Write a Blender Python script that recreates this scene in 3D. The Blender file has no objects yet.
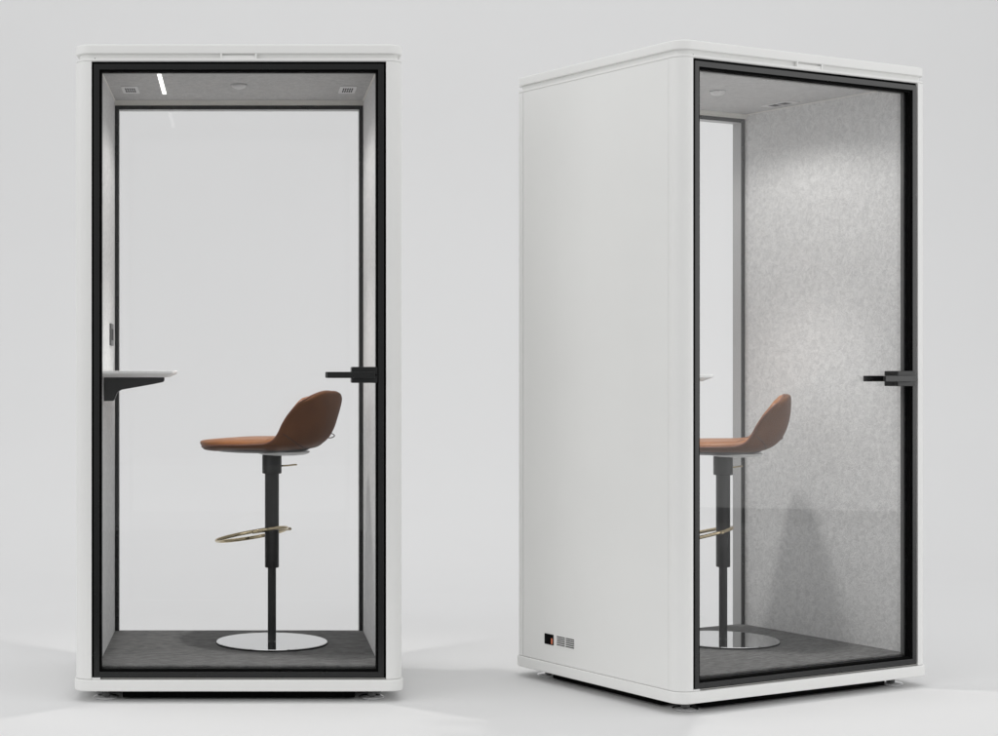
import bpy, bmesh, math, random
from mathutils import Vector, Matrix
random.seed(7)
R = math.radians
sc = bpy.context.scene
col = sc.collection

# ------------------------------------------------------------------ camera
cam_d = bpy.data.cameras.new("camera")
cam = bpy.data.objects.new("camera", cam_d); col.objects.link(cam)
cam.location = (0, 0, 1.124); cam.rotation_euler = (R(90), 0, 0)
cam_d.sensor_width = 36; cam_d.lens = 61.79
cam_d.shift_x = 0.2595; cam_d.shift_y = 0.004
cam_d.clip_start = 0.1; cam_d.clip_end = 200
sc.camera = cam

# ------------------------------------------------------------------ world, lamps, exposure
w = bpy.data.worlds.new("World"); sc.world = w; w.use_nodes = True
bg = w.node_tree.nodes["Background"]
bg.inputs[1].default_value = 0.725
# studio surroundings: bright walls all round, the unlit end of the room towards -Y
_t = w.node_tree; _tc = _t.nodes.new('ShaderNodeTexCoord'); _sx = _t.nodes.new('ShaderNodeSeparateXYZ')
_mr = _t.nodes.new('ShaderNodeMapRange'); _mr.interpolation_type = 'SMOOTHSTEP'
_mr.inputs['From Min'].default_value = -.93; _mr.inputs['From Max'].default_value = -.55
_cr = _t.nodes.new('ShaderNodeMix'); _cr.data_type = 'RGBA'
_cr.inputs['A'].default_value = (.56, .565, .57, 1); _cr.inputs['B'].default_value = (.985, .99, 1.0, 1)
_t.links.new(_tc.outputs['Generated'], _sx.inputs[0]); _t.links.new(_sx.outputs['Y'], _mr.inputs['Value'])
_t.links.new(_mr.outputs['Result'], _cr.inputs['Factor']); _t.links.new(_cr.outputs['Result'], bg.inputs[0])

def area(name, loc, target, sx, sy, power, color=(1, 1, 1)):
    d = bpy.data.lights.new(name, 'AREA'); d.shape = 'RECTANGLE'; d.size = sx; d.size_y = sy
    d.energy = power; d.color = color
    o = bpy.data.objects.new(name, d); col.objects.link(o); o.location = loc
    o.rotation_euler = (Vector(target) - Vector(loc)).to_track_quat('-Z', 'Y').to_euler()
    return o
area("softbox_overhead", (1.2, 4.6, 5.6), (1.2, 6.4, 0), 8.0, 5.0, 72, (1, .995, .98))
area("softbox_right", (8.6, 3.9, 2.05), (2.0, 5.8, 1.4), 6.0, 3.9, 92, (1, .995, .985))
area("softbox_left", (-7.0, 0.3, 3.5), (1.2, 6.0, 1.0), 8.0, 5.5, 160, (1, .995, .985))
area("backdrop_light", (1.2, 8.2, 6.4), (1.2, 11.5, 2.0), 10.0, 1.2, 54)
sc.view_settings.view_transform = 'Standard'; sc.view_settings.look = 'None'
sc.view_settings.exposure = 0; sc.view_settings.gamma = 1

# ------------------------------------------------------------------ materials
def new_mat(name):
    m = bpy.data.materials.new(name); m.use_nodes = True
    return m, m.node_tree, m.node_tree.nodes["Principled BSDF"]
def mat(name, color, rough=.5, metal=0, spec=.5, noise=0, nscale=40, bump=0, bscale=300, rvar=0, stretch=None):
    m, t, p = new_mat(name)
    N, L = t.nodes, t.links
    p.inputs['Base Color'].default_value = (*color, 1); p.inputs['Roughness'].default_value = rough
    p.inputs['Metallic'].default_value = metal; p.inputs['Specular IOR Level'].default_value = spec
    tc = N.new('ShaderNodeTexCoord'); src = tc.outputs['Object']
    if stretch:
        mp = N.new('ShaderNodeMapping'); mp.inputs['Scale'].default_value = stretch
        L.new(src, mp.inputs['Vector']); src = mp.outputs['Vector']
    if noise:
        n = N.new('ShaderNodeTexNoise'); n.inputs['Scale'].default_value = nscale; n.inputs['Detail'].default_value = 6
        L.new(src, n.inputs['Vector'])
        r = N.new('ShaderNodeValToRGB')
        r.color_ramp.elements[0].position = .3; r.color_ramp.elements[1].position = .7
        r.color_ramp.elements[0].color = (*[c*(1-noise) for c in color], 1)
        r.color_ramp.elements[1].color = (*[min(1, c*(1+noise)) for c in color], 1)
        L.new(n.outputs['Fac'], r.inputs['Fac']); L.new(r.outputs['Color'], p.inputs['Base Color'])
    if rvar:
        n3 = N.new('ShaderNodeTexNoise'); n3.inputs['Scale'].default_value = 9; n3.inputs['Detail'].default_value = 5
        L.new(src, n3.inputs['Vector'])
        mr = N.new('ShaderNodeMapRange'); mr.inputs['To Min'].default_value = rough-rvar; mr.inputs['To Max'].default_value = rough+rvar
        L.new(n3.outputs['Fac'], mr.inputs['Value']); L.new(mr.outputs['Result'], p.inputs['Roughness'])
    if bump:
        n2 = N.new('ShaderNodeTexNoise'); n2.inputs['Scale'].default_value = bscale; n2.inputs['Detail'].default_value = 4
        L.new(src, n2.inputs['Vector'])
        b = N.new('ShaderNodeBump'); b.inputs['Strength'].default_value = bump; b.inputs['Distance'].default_value = .002
        L.new(n2.outputs['Fac'], b.inputs['Height']); L.new(b.outputs['Normal'], p.inputs['Normal'])
    return m
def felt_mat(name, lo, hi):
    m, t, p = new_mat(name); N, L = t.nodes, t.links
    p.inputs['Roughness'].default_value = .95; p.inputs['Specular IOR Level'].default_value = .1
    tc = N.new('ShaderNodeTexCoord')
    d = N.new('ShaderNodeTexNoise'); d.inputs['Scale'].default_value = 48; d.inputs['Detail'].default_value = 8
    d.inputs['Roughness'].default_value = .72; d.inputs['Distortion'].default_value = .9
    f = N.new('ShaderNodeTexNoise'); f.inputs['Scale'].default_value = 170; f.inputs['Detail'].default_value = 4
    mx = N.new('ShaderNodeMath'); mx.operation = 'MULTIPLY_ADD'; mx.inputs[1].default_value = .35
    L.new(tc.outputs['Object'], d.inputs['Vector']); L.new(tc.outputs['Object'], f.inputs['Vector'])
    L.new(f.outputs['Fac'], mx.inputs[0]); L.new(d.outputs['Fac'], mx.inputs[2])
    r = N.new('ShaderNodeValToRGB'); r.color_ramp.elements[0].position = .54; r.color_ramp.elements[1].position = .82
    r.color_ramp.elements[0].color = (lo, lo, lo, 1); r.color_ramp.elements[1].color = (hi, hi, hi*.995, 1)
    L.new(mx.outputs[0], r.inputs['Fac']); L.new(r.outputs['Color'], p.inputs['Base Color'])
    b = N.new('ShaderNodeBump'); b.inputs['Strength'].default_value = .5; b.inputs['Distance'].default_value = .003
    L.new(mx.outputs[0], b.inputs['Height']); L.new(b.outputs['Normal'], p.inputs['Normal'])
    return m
def glass_mat():
    m = bpy.data.materials.new("clear_glass"); m.use_nodes = True
    t = m.node_tree; N, L = t.nodes, t.links; N.clear()
    out = N.new('ShaderNodeOutputMaterial'); mix = N.new('ShaderNodeMixShader')
    tr = N.new('ShaderNodeBsdfTransparent'); tr.inputs[0].default_value = (1, 1, 1, 1)
    gl = N.new('ShaderNodeBsdfGlossy'); gl.inputs['Roughness'].default_value = 0.0
    fr = N.new('ShaderNodeFresnel'); geo = N.new('ShaderNodeNewGeometry')
    mr = N.new('ShaderNodeMapRange'); mr.inputs['To Min'].default_value = 1.30; mr.inputs['To Max'].default_value = 1/1.30
    L.new(geo.outputs['Backfacing'], mr.inputs['Value']); L.new(mr.outputs['Result'], fr.inputs['IOR'])
    L.new(fr.outputs['Fac'], mix.inputs['Fac']); L.new(tr.outputs[0], mix.inputs[1]); L.new(gl.outputs[0], mix.inputs[2])
    L.new(mix.outputs[0], out.inputs['Surface'])
    return m
def emit_mat(name, color, s):
    m, t, p = new_mat(name)
    p.inputs['Base Color'].default_value = (.8, .8, .8, 1)
    p.inputs['Emission Color'].default_value = (*color, 1); p.inputs['Emission Strength'].default_value = s
    return m
M = dict(
    paper=mat("backdrop_paper", (.775, .775, .775), .9, spec=.1, noise=.006, nscale=1.2),
    refldark=mat("reflection_dark", (.09, .09, .09), .6, noise=.1, nscale=3),  # for the added unseen strip that darkens the left glass reflection
    white=mat("white_powder_coat", (.845, .845, .83), .48, spec=.4, bump=.05, bscale=900, noise=.012, nscale=3, rvar=.05),
    felt=felt_mat("grey_felt", .57, .75),
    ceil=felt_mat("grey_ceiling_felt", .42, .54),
    carpet=mat("dark_carpet", (.155, .155, .153), .95, spec=.1, noise=.45, nscale=30, bump=.6, bscale=260, stretch=(1, 6, 1)),
    black=mat("black_anodised", (.0055, .006, .006), .28, spec=.5, bump=.03, bscale=1200, rvar=.04),
    rubber=mat("black_rubber", (.0025, .0025, .0025), .85, spec=.06),
    matte=mat("matte_black", (.012, .0125, .0125), .34, spec=.4, bump=.04, bscale=900),
    trim=mat("pale_trim", (.76, .75, .71), .5),
    grey=mat("grey_plastic", (.60, .60, .60), .45), edge=mat("dark_edge_bead", (.12, .12, .12), .4), bead=mat("grey_bead", (.42, .42, .42), .45),
    dgrey=mat("dark_grey_plastic", (.09, .09, .09), .45),
    slot=mat("vent_slot_dark", (.05, .05, .05), .9, spec=.1),
    desk=mat("pale_laminate", (.84, .84, .83), .4, noise=.015, nscale=60),
    chrome=mat("chrome", (.80, .80, .81), .22, metal=1),
    disc=mat("polished_steel", (.66, .665, .67), .07, metal=1, rvar=.03),
    brass=mat("brass", (.56, .47, .31), .15, metal=1, rvar=.05),
    leather=mat("tan_leather", (.265, .106, .038), .42, spec=.18, noise=.16, nscale=18, bump=.08, bscale=420, rvar=.07),
    leather2=mat("brown_leather_back", (.104, .039, .013), .5, spec=.14, noise=.14, nscale=14, bump=.06, bscale=420, rvar=.06),
    piping=mat("leather_piping", (.15, .052, .024), .5, bump=.2, bscale=400),
    thread=mat("dark_thread", (.05, .025, .018), .7),
    shell=mat("charcoal_seat_shell", (.045, .040, .040), .4),
    pan=mat("white_seat_pan", (.7, .7, .7), .4),
    glass=glass_mat(),
    led=emit_mat("led_diffuser", (1, .99, .96), 2.2),
    orange=mat("orange_switch", (.75, .20, .10), .35),
)

# ------------------------------------------------------------------ helpers
def link(name, bm, m, parent=None, smooth=False, bevel=0, seg=2):
    me = bpy.data.meshes.new(name)
    bmesh.ops.recalc_face_normals(bm, faces=bm.faces)
    bm.to_mesh(me); bm.free()
    me.materials.append(m)
    o = bpy.data.objects.new(name, me); col.objects.link(o)
    if parent: o.parent = parent
    if smooth:
        for p in me.polygons: p.use_smooth = True
    if bevel:
        b = o.modifiers.new("bevel", 'BEVEL'); b.width = bevel; b.segments = seg; b.limit_method = 'ANGLE'; b.angle_limit = R(35)
        for p in me.polygons: p.use_smooth = True
        wn = o.modifiers.new("wn", 'WEIGHTED_NORMAL'); wn.keep_sharp = True
    return o
def tag(o, label=None, cat=None, group=None, kind=None):
    if label: o['label'] = label
    if cat: o['category'] = cat
    if group: o['group'] = group
    if kind: o['kind'] = kind
    return o
def box(bm, x0, x1, y0, y1, z0, z1):
    v = [bm.verts.new((x, y, z)) for x in (x0, x1) for y in (y0, y1) for z in (z0, z1)]
    for f in ((0,1,3,2),(4,6,7,5),(0,4,5,1),(2,3,7,6),(0,2,6,4),(1,5,7,3)):
        bm.faces.new([v[i] for i in f])
def prism(bm, pts, z0, z1, axis='z'):
    def P(a, b, c):
        return {'z': (a, b, c), 'y': (a, c, b), 'x': (c, a, b)}[axis]
    lo = [bm.verts.new(P(a, b, z0)) for a, b in pts]; hi = [bm.verts.new(P(a, b, z1)) for a, b in pts]
    n = len(pts)
    bm.faces.new(lo[::-1]); bm.faces.new(hi)
    for i in range(n):
        bm.faces.new((lo[i], lo[(i+1) % n], hi[(i+1) % n], hi[i]))
def rrect(x0, x1, y0, y1, r, n=10):
    pts = []
    for cx, cy, a0 in ((x1-r, y1-r, 0), (x0+r, y1-r, 90), (x0+r, y0+r, 180), (x1-r, y0+r, 270)):
        for k in range(n+1):
            a = R(a0 + 90*k/n); pts.append((cx + r*math.cos(a), cy + r*math.sin(a)))
    return pts
def ring(bm, x0, x1, z0, z1, wd, y0, y1):          # upright rectangular frame with a real opening
    out = [(x0, z0), (x1, z0), (x1, z1), (x0, z1)]
    inn = [(x0+wd, z0+wd), (x1-wd, z0+wd), (x1-wd, z1-wd), (x0+wd, z1-wd)]
    V = {}
    for k, (ps) in enumerate((out, inn)):
        for yi, y in enumerate((y0, y1)):
            V[k, yi] = [bm.verts.new((x, y, z)) for x, z in ps]
    for i in range(4):
        j = (i+1) % 4
        bm.faces.new((V[0,0][i], V[0,0][j], V[1,0][j], V[1,0][i]))
        bm.faces.new((V[0,1][i], V[0,1][j], V[1,1][j], V[1,1][i]))
        bm.faces.new((V[0,0][i], V[0,0][j], V[0,1][j], V[0,1][i]))
        bm.faces.new((V[1,0][i], V[1,0][j], V[1,1][j], V[1,1][i]))
def lathe(bm, prof, cx=0, cy=0, n=48):
    rows = []
    for r, z in prof:
        if r < 1e-6: rows.append([bm.verts.new((cx, cy, z))])
        else: rows.append([bm.verts.new((cx + r*math.cos(2*math.pi*k/n), cy + r*math.sin(2*math.pi*k/n), z)) for k in range(n)])
    for a, b in zip(rows, rows[1:]):
        for k in range(n):
            j = (k+1) % n
            if len(a) == 1 and len(b) == 1: continue
            if len(a) == 1: bm.faces.new((a[0], b[j], b[k]))
            elif len(b) == 1: bm.faces.new((a[k], a[j], b[0]))
            else: bm.faces.new((a[k], a[j], b[j], b[k]))
def tube(bm, pts, r, closed=False, n=10):
    pts = [Vector(p) for p in pts]; rows = []; N = len(pts)
    up = None
    for i, p in enumerate(pts):
        if closed: d = pts[(i+1) % N] - pts[i-1]
        else: d = pts[min(i+1, N-1)] - pts[max(i-1, 0)]
        d.normalize()
        if up is None: up = d.orthogonal().normalized()
        up = (up - d*up.dot(d)).normalized(); s = d.cross(up)
        rows.append([bm.verts.new(p + (up*math.cos(2*math.pi*k/n) + s*math.sin(2*math.pi*k/n))*r) for k in range(n)])
    for i in range(N if closed else N-1):
        a, b = rows[i], rows[(i+1) % N]
        if closed and i == N-1:       # best rotational match on the closing seam
            off = min(range(n), key=lambda o: (a[0].co - b[o].co).length)
            b = b[off:] + b[:off]
        for k in range(n):
            bm.faces.new((a[k], a[(k+1) % n], b[(k+1) % n], b[k]))
    if not closed:
        bm.faces.new(rows[0][::-1]); bm.faces.new(rows[-1])
def empty(name, loc=(0, 0, 0), rz=0, scale=1):
    o = bpy.data.objects.new(name, None); col.objects.link(o)
    o.location = loc; o.rotation_euler = (0, 0, rz); o.scale = (scale,)*3; o.empty_display_size = .2
    return o
def B(): return bmesh.new()

# ------------------------------------------------------------------ the setting: sweep of paper, added dark strip out of view for the left glass reflection
def sweep():
    bm = B(); prof = [(4.9, 0), (6, 0), (7, 0), (8, 0), (9, 0)]
    cy, cz, r = 9.0, 3.0, 3.0
    for k in range(1, 25):
        a = R(90*k/24); prof.append((cy + r*math.sin(a), cz - r*math.cos(a)))
    prof += [(12, 6), (12, 9)]
    xs = [-10, -5, 0, 5, 10, 15]
    rows = [[bm.verts.new((x, y, z)) for x in xs] for y, z in prof]
    for a, b in zip(rows, rows[1:]):
        for k in range(len(xs)-1): bm.faces.new((a[k], a[k+1], b[k+1], b[k]))
    return tag(link('backdrop', bm, M['paper'], smooth=True), kind='structure')
sweep()
for nm, mk, X0, X1, Y0, Y1, zz in (("studio_floor", "paper", -14, 24, -9, 4.95, -.006), ("reflection_dark_strip", "refldark", -2.2, .9, -.5, 4.88, -.003)):
    bm = B()
    bm.faces.new([bm.verts.new(p) for p in ((X0, Y0, zz), (X1, Y0, zz), (X1, Y1, zz), (X0, Y1, zz))])
    tag(link(nm, bm, M[mk]), kind='structure')

# ------------------------------------------------------------------ phone booth
def make_booth(W, D, label):
    """Local frame: x across the door, y from the door inwards, z up from the ground."""
    t = tag(empty('phone_booth'), label, 'phone booth', 'white phone booths on the studio floor')
    h = W/2
    Z0, ZB, ZT = .038, .079, 2.180            # base underside, base top, body top
    # base plinth
    bm = B(); prism(bm, rrect(-h-.005, h+.005, -.005, D+.005, .052, 14), Z0, ZB-.0012)
    link('base', bm, M['white'], t, bevel=.005, seg=3)
    # levelling feet
    for sx in (-1, 1):
        for y in (.085, D-.085):
            bm = B(); x = sx*(h-.1)
            lathe(bm, [(0, 0), (.040, 0), (.0435, .002), (.0435, .0055), (.040, .008), (.018, .011), (0, .011)], x, y, 40)
            f = link('foot', bm, M['chrome'], t, smooth=True)
            e = f.modifiers.new('es', 'EDGE_SPLIT'); e.split_angle = R(40)
            bm = B(); lathe(bm, [(0, .0105), (.015, .0105), (.015, .019), (.0095, .020), (.0095, .0375), (0, .0375)], x, y, 24)
            link('foot_stem', bm, M['dgrey'], f)
    # added black block standing in for the shadow under the base
    a_, b_ = .060, .158
    bm = B(); prism(bm, [(-h+b_, a_), (h-b_, a_), (h-b_, b_), (h-a_, b_), (h-a_, D-b_), (h-b_, D-b_), (h-b_, D-a_), (-h+b_, D-a_), (-h+b_, D-b_), (-h+a_, D-b_), (-h+a_, b_), (-h+b_, b_)], .006, .0375)
    link('base_shade_block', bm, M['rubber'], t, bevel=.003)
    # four rounded corner posts
    q, rr = .0565, .050
    for sx in (-1, 1):
        for sy in (0, 1):
            pts = [(0, q), (0, rr)] if False else []
            for k in range(13):
                a = R(180 + 90*k/12); pts.append((rr + rr*math.cos(a), rr + rr*math.sin(a)))
            pts += [(q, 0), (q, q), (0, q)]
            P = []
            for a, b in pts:
                x = -h + a if sx < 0 else h - a
                y = b if sy == 0 else D - b
                P.append((x, y))
            if (sx > 0) != (sy > 0): P = P[::-1]
            bm = B(); prism(bm, P, ZB, ZT)
            o = link('corner_post', bm, M['white'], t, bevel=.0008, seg=2)
    # outer side panels
    for sx in (-1, 1):
        a, b = sorted((sx*(h-.0006), sx*(h-.02)))
        bm = B(); box(bm, a, b, q+.0012, D-q-.0012, ZB, ZT)
        p = link('side_panel', bm, M['white'], t, bevel=.0012)
        if sx < 0:
            # power inlet with rocker and two columns of vent slots, low at the rear of the left-hand side
            px = -h
            k = D/.898
            bm = B()
            ring_side = [(.661, .143), (.711, .143), (.711, .181), (.661, .181)]
            box(bm, px-.0022, px+.006, .661*k, .711*k, .143, .181)
            inl = link('power_inlet', bm, M['rubber'], p, bevel=.001)
            bm = B(); box(bm, px-.0052, px-.002, .6628*k, .6695*k, .1475, .168)
            link('rocker_switch', bm, M['orange'], inl, bevel=.001)
            for c0, c1 in ((.5965, .6415), (.5450, .5905)):
                bm = B()
                for s in range(5):
                    z = .1475 + s*.0073
                    prism(bm, rrect(c0*k, c1*k, z, z+.0030, .0014, 4), px-.0012, px+.002, axis='x')
                link('vent', bm, M['slot'], p)
    # felt lined walls inside
    for sx in (-1, 1):
        a, b = sorted((sx*(h-.0205), sx*(h-.076)))
        bm = B(); box(bm, a, b, .0585, D-.0475, ZB+.001, 2.178)
        link('felt_wall', bm, M['felt'], t, bevel=.001)
    # roof: lip, recessed band, slab
    bm = B(); prism(bm, rrect(-h+.003, h-.003, .003, D-.003, .047, 14), ZT, ZT+.003)
    prism(bm, rrect(-h+.0005, h-.0005, .0005, D-.0005, .05, 14), ZT+.0022, ZT+.0095)
    link('roof_lip', bm, M['white'], t, bevel=.0012)
    bm = B(); prism(bm, rrect(-h+.0125, h-.0125, .0125, D-.0125, .040, 14), ZT+.009, 2.2075)
    link('roof_band', bm, M['white'], t, bevel=.001)
    bm = B()
    for x in (-.060, .058):
        box(bm, x-.0032, x+.0032, .001, .020, ZT+.0085, 2.2073)
    box(bm, -.057, .055, .0045, .016, ZT+.0085, 2.2005)
    link('latch_cover', bm, M['white'], t, bevel=.0008)
    bm = B(); prism(bm, rrect(-h, h, 0, D, .052, 14), 2.2066, 2.238)
    link('roof', bm, M['white'], t, bevel=.004, seg=3)
    bm = B(); lathe(bm, [(0, 0), (.0022, 0), (.0022, .0006), (0, .0006)], 0, 0, 16)
    sw = link('roof_screw', bm, M['rubber'], t); sw.location = (-h+.067, .0126, ZT+.0115); sw.rotation_euler = (R(90), 0, 0)
    # floor
    bm = B(); box(bm, -h+.0765, h-.0765, .0515, D-.048, ZB+.0005, .1205)
    box(bm, -h+.0765, h-.0765, .036, .053, .1140, .1203)
    link('floor', bm, M['carpet'], t)
    # ceiling with its trims
    ix = h-.076
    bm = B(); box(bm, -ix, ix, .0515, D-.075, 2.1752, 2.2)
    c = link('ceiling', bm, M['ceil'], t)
    for a, b in ((-ix, -ix+.0035), (ix-.0035, ix)):
        bm = B(); box(bm, a, b, .0515, D-.075, 2.1718, 2.1750)
        link('ceiling_trim', bm, M['trim'], t)
    bm = B()
    box(bm, -ix, ix, D-.075, D-.055, 2.1640, 2.1790); box(bm, -ix, ix, D-.071, D-.050, 2.1572, 2.1634)
    link('rear_header', bm, M['trim'], t, bevel=.0008)
    # ceiling light bar
    lx = -.281 - (h-.5575)*1.9
    bm = B(); prism(bm, rrect(lx-.0088, lx+.0088, .185, .645, .003, 4), 2.1735, 2.1760)
    lb = link('ceiling_light', bm, M['trim'], t)
    bm = B(); prism(bm, rrect(lx-.0066, lx+.0066, .19, .64, .002, 4), 2.1722, 2.1737)
    link('diffuser', bm, M['led'], lb)
    # vent grilles
    for sx in (-1, 1):
        vx = sx*.404*h/.5575; k = D/.88
        bm = B(); prism(bm, rrect(vx-.031, vx+.031, .475*k, .625*k, .006, 4), 2.1722, 2.1760)
        g = link('ceiling_vent', bm, M['grey'], t, bevel=.0008)
        bm = B()
        for i in range(5):
            for j in range(2):
                x = vx - .016 + i*.008
                y = (.505 + j*.05)*k
                prism(bm, rrect(x-.0024, x+.0024, y, y+.040, .0022, 4), 2.1715, 2.1724)
        link('vent_slots', bm, M['slot'], g)
    # downlight dome in the centre of the ceiling, its lamp right below it
    dy = .44*D/.88
    bm = B(); lathe(bm, [(0, -.017), (.008, -.0165), (.016, -.0145), (.023, -.011), (.0275, -.006), (.029, 0), (0, 0)], 0, 0, 40)
    dm = link('ceiling_dome', bm, M['grey'], t, smooth=True); dm.location = (0, dy, 2.1752)
    for nm, en, sz, bl in (("dome_downlight", 8.8, 157, .38), ("dome_downlight", 54, 78, 1.0)):      # wide wash + main beam
        ld = bpy.data.lights.new(nm, 'SPOT'); ld.energy = en; ld.spot_size = R(sz); ld.spot_blend = bl
        ld.shadow_soft_size = .022 if sz > 100 else .055; ld.color = (1, .985, .96)
        lo = bpy.data.objects.new(nm, ld); col.objects.link(lo); lo.parent = t; lo.location = (0, dy, 2.150)
    # ---- door: jamb, frame, gasket, glass, hinge, handle
    fx, fz0, fz1 = h-q, .085, 2.1790
    bm = B(); ring(bm, -fx+.0005, fx-.0005, fz0-.005, fz1+.0005, .0068, .010, .0575)
    ring(bm, -fx+.006, fx-.006, fz0+.001, fz1-.0055, .0145, .0515, .0575)
    link('door_jamb', bm, M['rubber'], t)
    door = None
    bm = B(); ring(bm, -fx+.0077, fx-.0077, fz0+.0005, fz1-.0077, .0190, .0005, .0500)
    door = link('door', bm, M['black'], t, bevel=.0009)
    dx, dz0, dz1 = fx-.0267, fz0+.0195, fz1-.0267
    bm = B(); ring(bm, -dx-.0004, dx+.0004, dz0-.0004, dz1+.0004, .0074, .0060, .0268)
    link('gasket', bm, M['rubber'], door)
    bm = B(); ring(bm, -dx-.0004, dx+.0004, dz0-.0004, dz1+.0004, .0072, .0352, .0495)
    link('glazing_bead', bm, M['edge'], door, bevel=.0006)
    bm = B(); box(bm, -dx+.002, dx-.002, .0270, .0350, dz0+.002, dz1-.002)
    link('door_glass', bm, M['glass'], door)
    bm = B(); box(bm, -fx+.001, -fx+.030, .0005, .02, ZB-.0005, fz0-.0005)
    link('hinge', bm, M['white'], door, bevel=.0006)
    bm = B(); box(bm, -fx+.034, fx-.002, .006, .010, ZB+.0015, ZB+.0032)
    link('threshold_seal', bm, M['trim'], door)
    # handle, measured from the latch side
    hx = fx
    hd = B(); prism(hd, rrect(hx-.1185, hx-.0305, 1.0870, 1.1415, .004, 5), -.0130, .0005, axis='y')
    hd2 = link('handle', hd, M['matte'], door, bevel=.0012)
    bm = B(); prism(bm, rrect(hx-.1185, hx-.0335, 1.0870, 1.1415, .004, 5), .0005, .0480, axis='y')
    link('lock_case', bm, M['matte'], hd2, bevel=.0012)
    bm = B(); prism(bm, rrect(hx-.1135-.0900, hx-.040, 1.1035, 1.1245, .003, 5), -.0330, -.0215, axis='y')
    box(bm, hx-.108, hx-.058, -.0222, -.0125, 1.1045, 1.1235)
    link('lever', bm, M['black'], hd2, bevel=.0015)
    bm = B(); prism(bm, rrect(hx-.1135-.0900, hx-.040, 1.1035, 1.1245, .003, 5), .0560, .0680, axis='y')
    box(bm, hx-.108, hx-.058, .0475, .0565, 1.1045, 1.1235)
    link('lever', bm, M['black'], hd2, bevel=.0015)
    bm = B(); lathe(bm, [(0, 0), (.003, 0), (.003, .001), (0, .001)], 0, 0, 20)
    s2 = link('screw', bm, M['rubber'], hd2); s2.location = (hx-.0355, -.0130, 1.114); s2.rotation_euler = (R(90), 0, 0)
    # ---- rear window
    rx, rz0, rz1 = h-.0765, .082, 2.1568
    bm = B(); ring(bm, -rx, rx, rz0, rz1, .0155, D-.0650, D-.0585)
    rw = link('rear_window', bm, M['black'], t, bevel=.0008)
    bm = B(); ring(bm, -rx+.0003, rx-.0003, rz0+.0003, rz1-.0003, .0148, D-.0584, D-.0120)
    link('glazing_bead', bm, M['bead'], rw, bevel=.0006)
    bm = B(); box(bm, -rx+.013, rx-.013, D-.0240, D-.0160, rz0+.013, rz1-.013)
    link('rear_glass', bm, M['glass'], rw)
    bm = B()
    box(bm, -h+q+.0005, -rx-.0005, D-.047, D-.003, ZB, ZT-.001); box(bm, rx+.0005, h-q-.0005, D-.047, D-.003, ZB, ZT-.001)
    box(bm, -rx, rx, D-.047, D-.003, rz1+.0005, ZT-.001)
    link('rear_surround', bm, M['white'], t)
    # ---- wall desk with two brackets (left-hand wall)
    wx = -ix
    def frust(bm, x0, x1, y0, y1, ztop, th, lip, ins):
        rows = [(ztop, 0), (ztop-lip, 0), (ztop-th, ins)]
        R_ = []
        for z, i in rows:
            R_.append([bm.verts.new(p) for p in ((x0, y0+i, z), (x1-i, y0+i, z), (x1-i, y1-i, z), (x0, y1-i, z))])
        bm.faces.new(R_[0]); bm.faces.new(R_[-1][::-1])
        for a, b in zip(R_, R_[1:]):
            for k in range(4): bm.faces.new((a[k], a[(k+1) % 4], b[(k+1) % 4], b[k]))
    bm = B(); frust(bm, wx+.0005, wx+.2475, .185, D-.16, 1.1285, .0235, .0095, .027)
    dk = link('desk', bm, M['desk'], t, bevel=.0015)
    o_ = [(0, 0), (.215, 0), (.2155, -.010), (.211, -.0165), (.178, -.0235), (.063, -.0440), (.052, -.050), (.046, -.058),
          (.0385, -.078), (.034, -.0835), (.001, -.0845)]
    for y in (.262,):
        bm = B(); prism(bm, [(wx+.012*(1 if a < .005 else 0)*0 + .0012 + a, 1.1048+b) for a, b in o_], y, y+.022, axis='y')
        link('bracket', bm, M['matte'], dk, bevel=.0018)
    # socket panel and low dark oval on the same wall
    bm = B(); box(bm, wx-.001, wx+.0070, .545, .665, 1.223, 1.305)
    sp = link('socket_panel', bm, M['dgrey'], t, bevel=.0018)
    bm = B()
    for j in range(3): box(bm, wx+.0067, wx+.0074, .556+j*.035, .582+j*.035, 1.243, 1.285)
    link('socket', bm, M['slot'], sp)
    bm = B(); prism(bm, [(.165 + .022*math.cos(2*math.pi*k/24), .212 + .03*math.sin(2*math.pi*k/24)) for k in range(24)], wx-.001, wx+.003, axis='x')
    link('wall_dark_oval', bm, M['dgrey'], t, bevel=.0008)
    return t

booth_l = make_booth(1.115, .880, "white phone booth facing the camera squarely, its whole glazed front and clear back visible")
booth_l.location = (-.0039, 5.825, 0)
booth_r = make_booth(1.185, .898, "white phone booth turned at an angle, its blank white side panel with power inlet showing")
booth_r.location = (1.9513, 5.859, 0); booth_r.rotation_euler = (0, 0, R(28.17)); booth_r.scale = (.988,)*3

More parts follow.
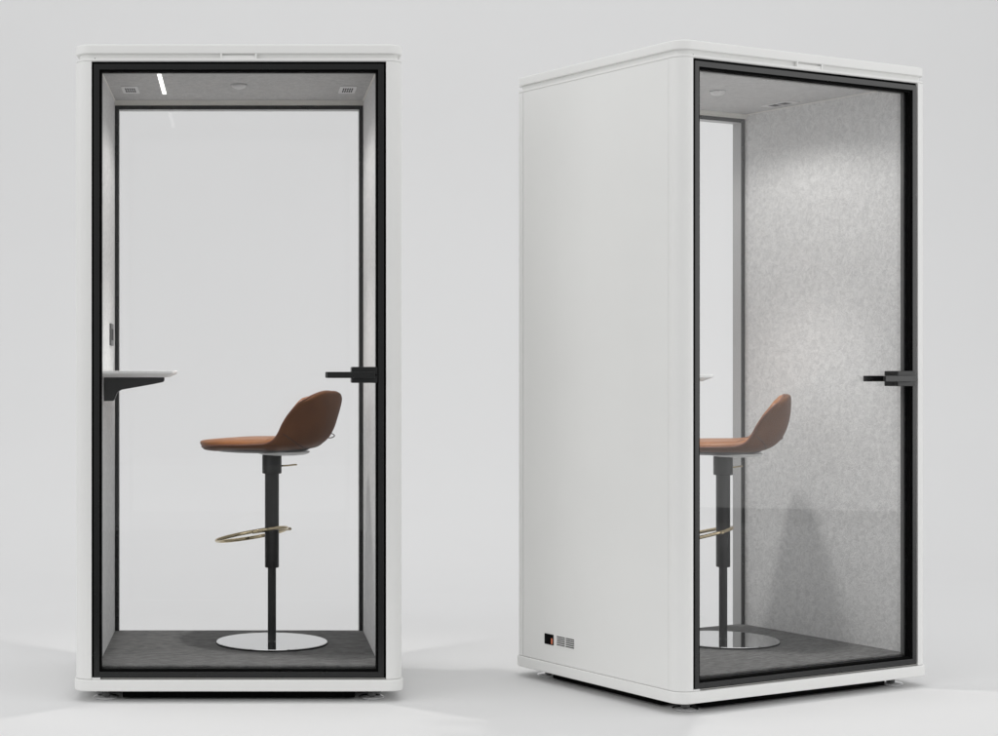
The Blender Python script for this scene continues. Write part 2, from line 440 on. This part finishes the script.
# ------------------------------------------------------------------ bar stool (local +x = the way it faces)
FL = .1206
def make_stool(label):
    t = tag(empty('bar_stool'), label, 'bar stool', 'brown leather bar stools in the booths')
    bm = B(); lathe(bm, [(0, 0), (.2055, 0), (.2062, .0005), (.2062, .0042), (0, .0042)], 0, 0, 96)
    link('base_rim', bm, M['rubber'], t)
    bm = B(); lathe(bm, [(0, .0043), (.2050, .0043), (.2055, .0046), (.2055, .0060), (.2045, .0075), (.022, .0080), (.0205, .0088), (0, .0088)], 0, 0, 96)
    b = link('base_disc', bm, M['disc'], t, smooth=True); e = b.modifiers.new('es', 'EDGE_SPLIT'); e.split_angle = R(25)
    bm = B(); lathe(bm, [(.0001, .008), (.0155, .008), (.0155, .300), (.0001, .300)], 0, 0, 32)
    o = link('column', bm, M['matte'], t, smooth=True); e = o.modifiers.new('es', 'EDGE_SPLIT'); e.split_angle = R(40)
    bm = B(); lathe(bm, [(.0156, .2805), (.0250, .2805), (.0262, .2825), (.0262, .632), (.0001, .632)], 0, 0, 40)
    o = link('sleeve', bm, M['matte'], t, smooth=True); e = o.modifiers.new('es', 'EDGE_SPLIT'); e.split_angle = R(40)
    bm = B(); lathe(bm, [(.0263, .628), (.0345, .628), (.0360, .630), (.0360, .694), (.0345, .698), (.0290, .700), (.0250, .716), (.0250, .730), (.0001, .730)], 0, 0, 40)
    c = link('collar', bm, M['matte'], t, smooth=True); e = c.modifiers.new('es', 'EDGE_SPLIT'); e.split_angle = R(35)
    # height lever
    bm = B(); tube(bm, [(-.024, -.024, .655), (-.045, -.047, .656), (-.060, -.064, .658), (-.068, -.074, .658)], .0032)
    link('height_lever', bm, M['brass'], c, smooth=True)
    # foot ring: tilted oval
    bm = B(); pts = []
    for k in range(64):
        a = 2*math.pi*k/64
        f = .098 + .132*math.copysign(abs(math.cos(a))**.9, math.cos(a)); l = .128*math.sin(a)*(1+.12*math.cos(a))
        pts.append((f, l, .420 - .25*f))
    tube(bm, pts, .0068, closed=True, n=12)
    fr = link('foot_ring', bm, M['brass'], t, smooth=True)
    for sg in (-1, 1):
        bm = B(); tube(bm, [(.0, sg*.024, .4185), (.0, sg*.055, .4180), (.0, sg*.098, .4165)], .0062)
        link('ring_bracket', bm, M['brass'], fr, smooth=True)
    # ---- seat shell: keys (f, z) on the centre line, (f, z) on the side edge, half width; z above the booth floor
    keys = [(.272,.735,.272,.735,0), (.264,.738,.252,.738,.072), (.242,.742,.224,.742,.122), (.200,.746,.18,.746,.163),
            (.14,.750,.12,.750,.192), (.06,.751,.05,.752,.203), (-.02,.7515,-.010,.754,.200), (-.09,.7525,-.055,.758,.192),
            (-.148,.761,-.088,.770,.187), (-.184,.781,-.108,.793,.186), (-.204,.810,-.124,.820,.187), (-.214,.840,-.144,.848,.186),
            (-.219,.868,-.166,.872,.185), (-.2205,.893,-.186,.894,.178), (-.2205,.912,-.202,.907,.156), (-.2200,.926,-.212,.921,.108), (-.219,.933,-.219,.933,0)]
    keys = [(a, b-dz, c, d-dz, e) for (a, b, c, d, e), dz in zip(keys, [.013]*8 + [.011, .008, .004, .001] + [0]*5)]
    NK = len(keys)-1
    def key(t_):
        t_ = max(0, min(NK, t_)); i = min(NK-1, int(t_)); u = t_-i
        g = lambda n: keys[n] if 0 <= n <= NK else tuple((2*a-b for a, b in zip(keys[0], keys[1])) if n < 0 else (2*a-b for a, b in zip(keys[NK], keys[NK-1])))
        k0, k1, k2, k3 = g(i-1), g(i), g(i+1), g(i+2)
        o = [.5*((2*b) + (c-a)*u + (2*a-5*b+4*c-d)*u*u + (3*b-a-3*c+d)*u**3) for a, b, c, d in zip(k0, k1, k2, k3)]
        # round ends: half width behaves like a square root there
        if t_ < 1: o[4] = keys[1][4]*math.sqrt(t_)*(1+0*t_)
        if t_ > NK-1: o[4] = keys[NK-1][4]*math.sqrt(NK-t_)
        return o
    def base_pt(t_, v):
        fc, zc, fe, ze, hw = key(t_); a = abs(v)**2.3
        return Vector((fc + (fe-fc)*a, hw*v, zc + (ze-zc)*a))
    def nrm(t_, v):
        t_ = max(.5, min(NK-.5, t_)); v = max(-.95, min(.95, v))
        dt = base_pt(t_+.25, v) - base_pt(t_-.25, v); dv = base_pt(t_, v+.03) - base_pt(t_, v-.03)
        n = dv.cross(dt).normalized()
        return n if n.dot(Vector((.7, 0, .7))) > 0 else -n
    def surf(t_, v, base, thick=0):
        e = max(0, 1-abs(v)**(9 if thick > 0 else 4))**.5
        a = min(1, t_/(.8 if thick > 0 else 3.2)); b = min(1, (NK-t_)/1.6)
        e *= (math.sqrt(max(0, 1-(1-a)**2)) if thick > 0 else a**.85)*math.sqrt(max(0, 1-(1-b)**2))
        return base_pt(t_, v) + nrm(t_, v)*(base + thick*e)
    NS, NV = 110, 34
    S = [NK*(.45*(.5-.5*math.cos(math.pi*i/NS)) + .55*i/NS) for i in range(NS+1)]
    S = [NK*(.5-.5*math.cos(math.pi*i/NS)) if min(i, NS-i) < 12 else None for i in range(NS+1)]
    a0, a1 = S[11], S[NS-11]
    S = [q_ if q_ is not None else a0 + (a1-a0)*(i-11)/(NS-22) for i, q_ in enumerate(S)]
    Vv = [math.sin(math.pi/2*(-1+2*j/NV)) for j in range(NV+1)]
    def sheet(bm, a, b):
        ra = [[bm.verts.new(surf(s_, v, *a)) for v in Vv] for s_ in S]
        rb = [[bm.verts.new(surf(s_, v, *b)) for v in Vv] for s_ in S]
        for i in range(NS):
            for j in range(NV):
                bm.faces.new((ra[i][j], ra[i+1][j], ra[i+1][j+1], ra[i][j+1]))
                bm.faces.new((rb[i][j], rb[i][j+1], rb[i+1][j+1], rb[i+1][j]))
        # close the rim between the two skins
        for i in range(NS):
            for j in (0, NV):
                try: bm.faces.new((ra[i][j], ra[i+1][j], rb[i+1][j], rb[i][j]))
                except ValueError: pass
        bmesh.ops.remove_doubles(bm, verts=bm.verts, dist=.0003)
    bm = B(); sheet(bm, (.0012, .0215), (.0004, 0))
    st = link('seat_cushion', bm, M['leather'], t, smooth=True)
    bm = B(); sheet(bm, (-.0008, 0), (-.0016, -.0230))
    link('seat_back_cover', bm, M['leather2'], t, smooth=True)
    # piping along the whole rim
    rim = [surf(s, 1, 0) for s in S[1:-1]] + [surf(s, -1, 0) for s in reversed(S[1:-1])]
    bm = B(); tube(bm, [r_ for i, r_ in enumerate(rim) if i == 0 or (r_-rim[i-1]).length > .0015], .0034, closed=True, n=8)
    link('piping', bm, M['piping'], st, smooth=True)
    # cross seam where seat turns into back
    bm = B(); tube(bm, [surf(7.6 - .7*v*v, v, .0012, .0215) for v in [-.93+1.86*k/30 for k in range(31)]], .0014, n=6)
    link('seam', bm, M['thread'], st, smooth=True)
    bm = B(); tube(bm, [surf(7.9 + 1.3*v*v, v, -.0016, -.0233) for v in [-.95+1.9*k/30 for k in range(31)]], .0016, n=6)
    link('seam', bm, M['thread'], st, smooth=True)
    # underside: charcoal shell below seat, white pan
    def dish(bm, cx, ax, ay, ztop, zbot, p=2.4):
        prof_ = []
        n = 64; rows = []
        for r_, z in ((1, ztop), (.985, ztop-(ztop-zbot)*.25), (.93, ztop-(ztop-zbot)*.55), (.80, ztop-(ztop-zbot)*.85), (.6, zbot), (0, zbot-.001)):
            if r_ == 0: rows.append([bm.verts.new((cx, 0, z))]); continue
            row = []
            for k in range(n):
                a = 2*math.pi*k/n
                row.append(bm.verts.new((cx + ax*r_*math.cos(a), ay*r_*math.sin(a), z)))
            rows.append(row)
        bm.faces.new(rows[0])
        for a, b_ in zip(rows, rows[1:]):
            for k in range(n):
                j = (k+1) % n
                if len(b_) == 1: bm.faces.new((a[k], a[j], b_[0]))
                else: bm.faces.new((a[k], a[j], b_[j], b_[k]))
    bm = B(); dish(bm, .050, .195, .172, .726, .7060)
    sh_ = link('seat_shell', bm, M['shell'], t, smooth=True)
    bm = B(); dish(bm, -.045, .100, .100, .711, .6970)
    link('seat_pan', bm, M['pan'], t, smooth=True)
    # pull loop at the bottom of the back
    od = Vector((-.90, -.43, 0)); sd = Vector((.43, -.90, 0)); c0 = Vector((-.180, -.075, .768))
    rows = []; bm = B()
    for k in range(25):
        a = math.pi + .55 + (2*math.pi-1.1)*k/24
        q_ = c0 + od*(.018 + .020*math.cos(a)) + Vector((0, 0, .010*math.sin(a)*(1.0 if math.cos(a) > -.5 else .7)))
        rows.append([bm.verts.new(q_ + sd*y) for y in (-.005, .005)])
    for a, b_ in zip(rows, rows[1:]): bm.faces.new((a[0], a[1], b_[1], b_[0]))
    lo = link('pull_loop', bm, M['thread'], t)
    so = lo.modifiers.new('so', 'SOLIDIFY'); so.thickness = .003
    return t
def dup(root, loc, rz, scale, label):
    r = root.copy(); col.objects.link(r); r.location = loc; r.rotation_euler = (0, 0, rz); r.scale = (scale,)*3; r['label'] = label
    for ch in list(root.children):
        c = ch.copy(); col.objects.link(c); c.parent = r
        for g in list(ch.children):
            d = g.copy(); col.objects.link(d); d.parent = c
    return r
stool = make_stool("brown leather bar stool seen whole, inside the booth that faces the camera squarely")
stool.location = (-.0039+.122, 5.825+.52, FL); stool.rotation_euler = (0, 0, R(155))
for ch in stool.children:      # the seat swivels on the column: foot ring and lever face the desk corner
    if ch.name.startswith('foot_ring'): ch.rotation_euler = (0, 0, R(-21)); ring_left = ch
def in_right(x, y):
    c, s = math.cos(R(28.17)), math.sin(R(28.17))
    return (1.9513 + .988*(x*c - y*s), 5.859 + .988*(x*s + y*c), FL*.988)
right_stool = dup(stool, in_right(.130, .555), R(134+28.17), .988, "brown leather bar stool partly hidden by the door frame in the angled booth")

for ch in right_stool.children:
    if ch.name.startswith('foot_ring'): ch.rotation_euler = (0, 0, 0)
